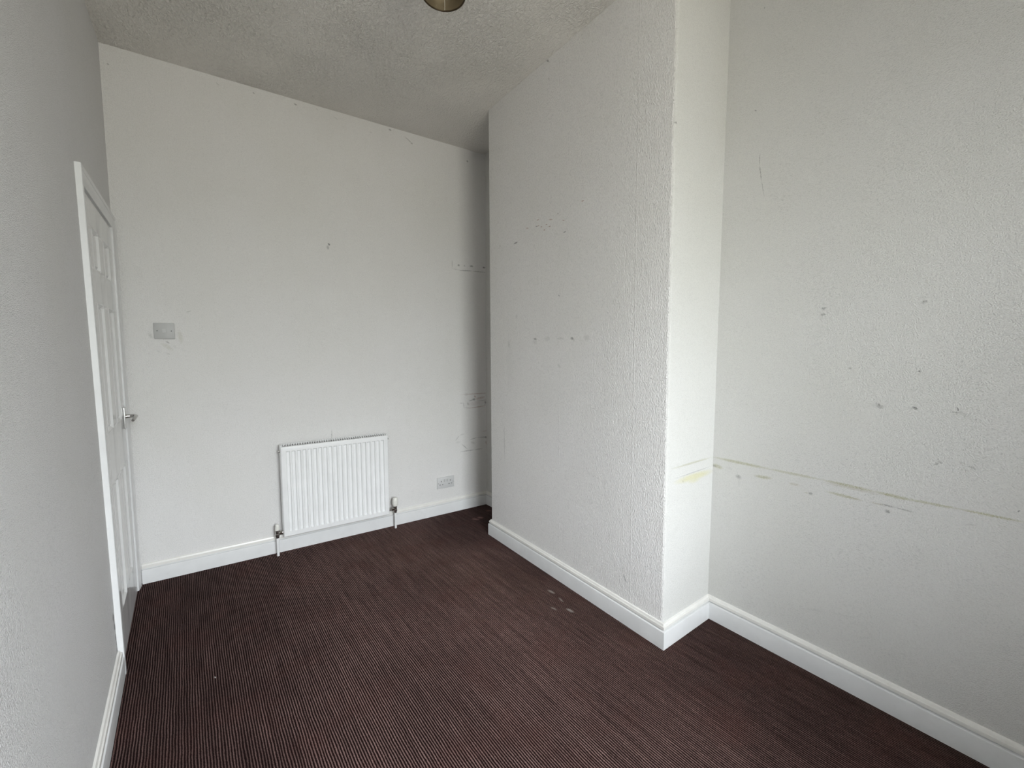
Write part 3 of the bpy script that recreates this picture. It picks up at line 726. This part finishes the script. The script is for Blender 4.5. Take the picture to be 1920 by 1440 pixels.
def valve(side, px, head):
    v = bpy.data.objects.new('lockshield_valve' if head == 'small' else 'thermostatic_valve', None)
    scene.collection.objects.link(v); v.parent = rad; v.location = (px, VY, 0)
    zc = RZ0 + 0.026
    s = -1 if px < 0 else 1
    bm = bmesh.new()
    L = abs(px) - RW - 0.001
    tube(bm, (-s * L, 0, zc), (-s * 0.006, 0, zc), 0.0085); tube(bm, (-s * 0.026, 0, zc), (-s * 0.010, 0, zc), 0.0125, n=6)
    lathe(bm, [(0, zc - 0.030), (0.010, zc - 0.030), (0.010, zc - 0.020), (0.013, zc - 0.019), (0.013, zc - 0.006), (0.0115, zc - 0.004), (0.0115, zc + 0.012), (0.013, zc + 0.013), (0.013, zc + 0.020), (0, zc + 0.020)])
    from_bm('valve_body', bm, M['chrome'], v, 35)
    bm = bmesh.new()
    z = zc + 0.019
    if head == 'small':
        lathe(bm, [(0, z), (0.0130, z), (0.0135, z + 0.006), (0.0120, z + 0.026), (0.0100, z + 0.034), (0.0060, z + 0.038), (0, z + 0.0385)])
    else:
        lathe(bm, [(0, z), (0.0160, z), (0.0170, z + 0.004), (0.0205, z + 0.012), (0.0215, z + 0.026), (0.0205, z + 0.042), (0.0175, z + 0.055), (0.0130, z + 0.061), (0, z + 0.062)])
        for k in range(10):
            a = 2 * math.pi * k / 10
            tube(bm, (0.0200 * math.cos(a), 0.0200 * math.sin(a), z + 0.014), (0.0190 * math.cos(a), 0.0190 * math.sin(a), z + 0.044), 0.0022, n=8)
    from_bm('valve_cap' if head == 'small' else 'thermostat_head', bm, M['cap'], v, 50)
    bm = bmesh.new(); tube(bm, (0, 0, 0.0), (0, 0, zc - 0.028), 0.0075)
    from_bm('feed_pipe', bm, M['radiator'], v, 40)
valve(-1, -0.364, 'small'); valve(1, 0.381, 'thermo')

# ------------------------------------------------------------------ light switch
sx_ = 0.1835
sw = thing('light_switch', 'grey-white single rocker light switch on the end wall near the door', 'light switch', (sx_, back_y(sx_), 1.3765), ANG)
bm = bmesh.new(); box(bm, -0.0445, 0.0445, -0.0095, 0.0005, -0.0425, 0.0425, 0.002, 2)
from_bm('face_plate', bm, M['plastic'], sw, 40)
bm = bmesh.new()
vsb = [(-0.0085, -0.009, -0.0105), (0.0085, -0.009, -0.0105), (0.0085, -0.009, 0.0105), (-0.0085, -0.009, 0.0105), (-0.008, -0.0145, -0.0100), (0.008, -0.0145, -0.0100), (0.008, -0.0110, 0.0100), (-0.008, -0.0110, 0.0100)]
V = [bm.verts.new(p) for p in vsb]
for f_ in ((0, 1, 2, 3), (4, 7, 6, 5), (0, 4, 5, 1), (1, 5, 6, 2), (2, 6, 7, 3), (3, 7, 4, 0)): bm.faces.new([V[i] for i in f_])
from_bm('rocker', bm, M['rocker'], sw)
for s in (-1, 1):
    bm = bmesh.new(); tube(bm, (s * 0.0302, -0.0090, 0.0), (s * 0.0302, -0.0102, 0.0), 0.0030, 0.0024)
    from_bm('screw', bm, M['screw'], sw, 40)

# ------------------------------------------------------------------ double socket
kx = 1.838
so = thing('wall_socket', 'white double plug socket low on the end wall right of the radiator', 'plug socket', (kx, back_y(kx), 0.2460), ANG)
bm = bmesh.new(); box(bm, -0.0715, 0.0715, -0.0100, 0.0005, -0.0440, 0.0440, 0.002, 2)
from_bm('face_plate', bm, M['plastic_light'], so, 40)
for s in (-1, 1):
    bm = bmesh.new(); box(bm, s * 0.0115 - 0.006, s * 0.0115 + 0.006, -0.0135, -0.0095, 0.006, 0.026, 0.0012, 2)
    from_bm('rocker', bm, M['plastic'], so, 40)
    bm = bmesh.new()
    cx = s * 0.038
    box(bm, cx - 0.0025, cx + 0.0025, -0.0105, -0.0095, 0.008, 0.0165)
    for q in (-1, 1): box(bm, cx + q * 0.011 - 0.004, cx + q * 0.011 + 0.004, -0.0105, -0.0095, -0.0160, -0.0110)
    from_bm('pin_holes', bm, M['hole'], so)
    bm = bmesh.new(); tube(bm, (s * 0.062, -0.0095, -0.001), (s * 0.062, -0.0107, -0.001), 0.0028, 0.0022)
    from_bm('screw', bm, M['screw'], so, 40)

# ------------------------------------------------------------------ ceiling light
lx_, ly_ = 1.066, 1.472
cl = thing('ceiling_light', 'round antique brass light shade on the ceiling at the top edge', 'ceiling light', (lx_, ly_, H), 0.0)
zo = 2.545 - H
bm = bmesh.new()
R = 0.0765
outer = [(R * math.cos(math.radians(a)), zo + 0.085 * math.sin(math.radians(a))) for a in range(0, 80, 8)]
inner = [((R - 0.003) * math.cos(math.radians(a)), zo + 0.082 * math.sin(math.radians(a))) for a in range(72, -1, -8)]
lathe(bm, outer + inner, n=48, closed=True)
from_bm('lamp_shade', bm, M['brass'], cl, 50)
bm = bmesh.new()
lathe(bm, [(R + 0.003 * math.cos(t), zo + 0.0035 * math.sin(t)) for t in [2 * math.pi * k / 10 for k in range(10)]], n=48, closed=True)
from_bm('shade_rim', bm, M['brass_dark'], cl, 60)
bm = bmesh.new()
lathe(bm, [(0, zo + 0.060), (0.016, zo + 0.060), (0.018, zo + 0.090), (0.024, zo + 0.094), (0.010, zo + 0.112), (0.0, zo + 0.114)], n=24)
tube(bm, (0, 0, zo + 0.11), (0, 0, -0.030), 0.0045)
from_bm('lamp_holder', bm, M['brass_dark'], cl, 40)
bm = bmesh.new()
lathe(bm, [(0, 0.0), (0.048, 0.0), (0.047, -0.008), (0.036, -0.020), (0.014, -0.030), (0, -0.031)], n=36)
from_bm('ceiling_rose', bm, M['brass'], cl, 40)
bm = bmesh.new()                                            # bright wire seam down the far inside of the shade
ddx, ddy = 0.53, 0.848
bent_tube(bm, [((R - 0.0045) * math.cos(math.radians(a)) * ddx, (R - 0.0045) * math.cos(math.radians(a)) * ddy, zo + 0.081 * math.sin(math.radians(a))) for a in range(0, 73, 9)], 0.0014, 8)
from_bm('shade_seam', bm, M['brass_light'], cl, 60)
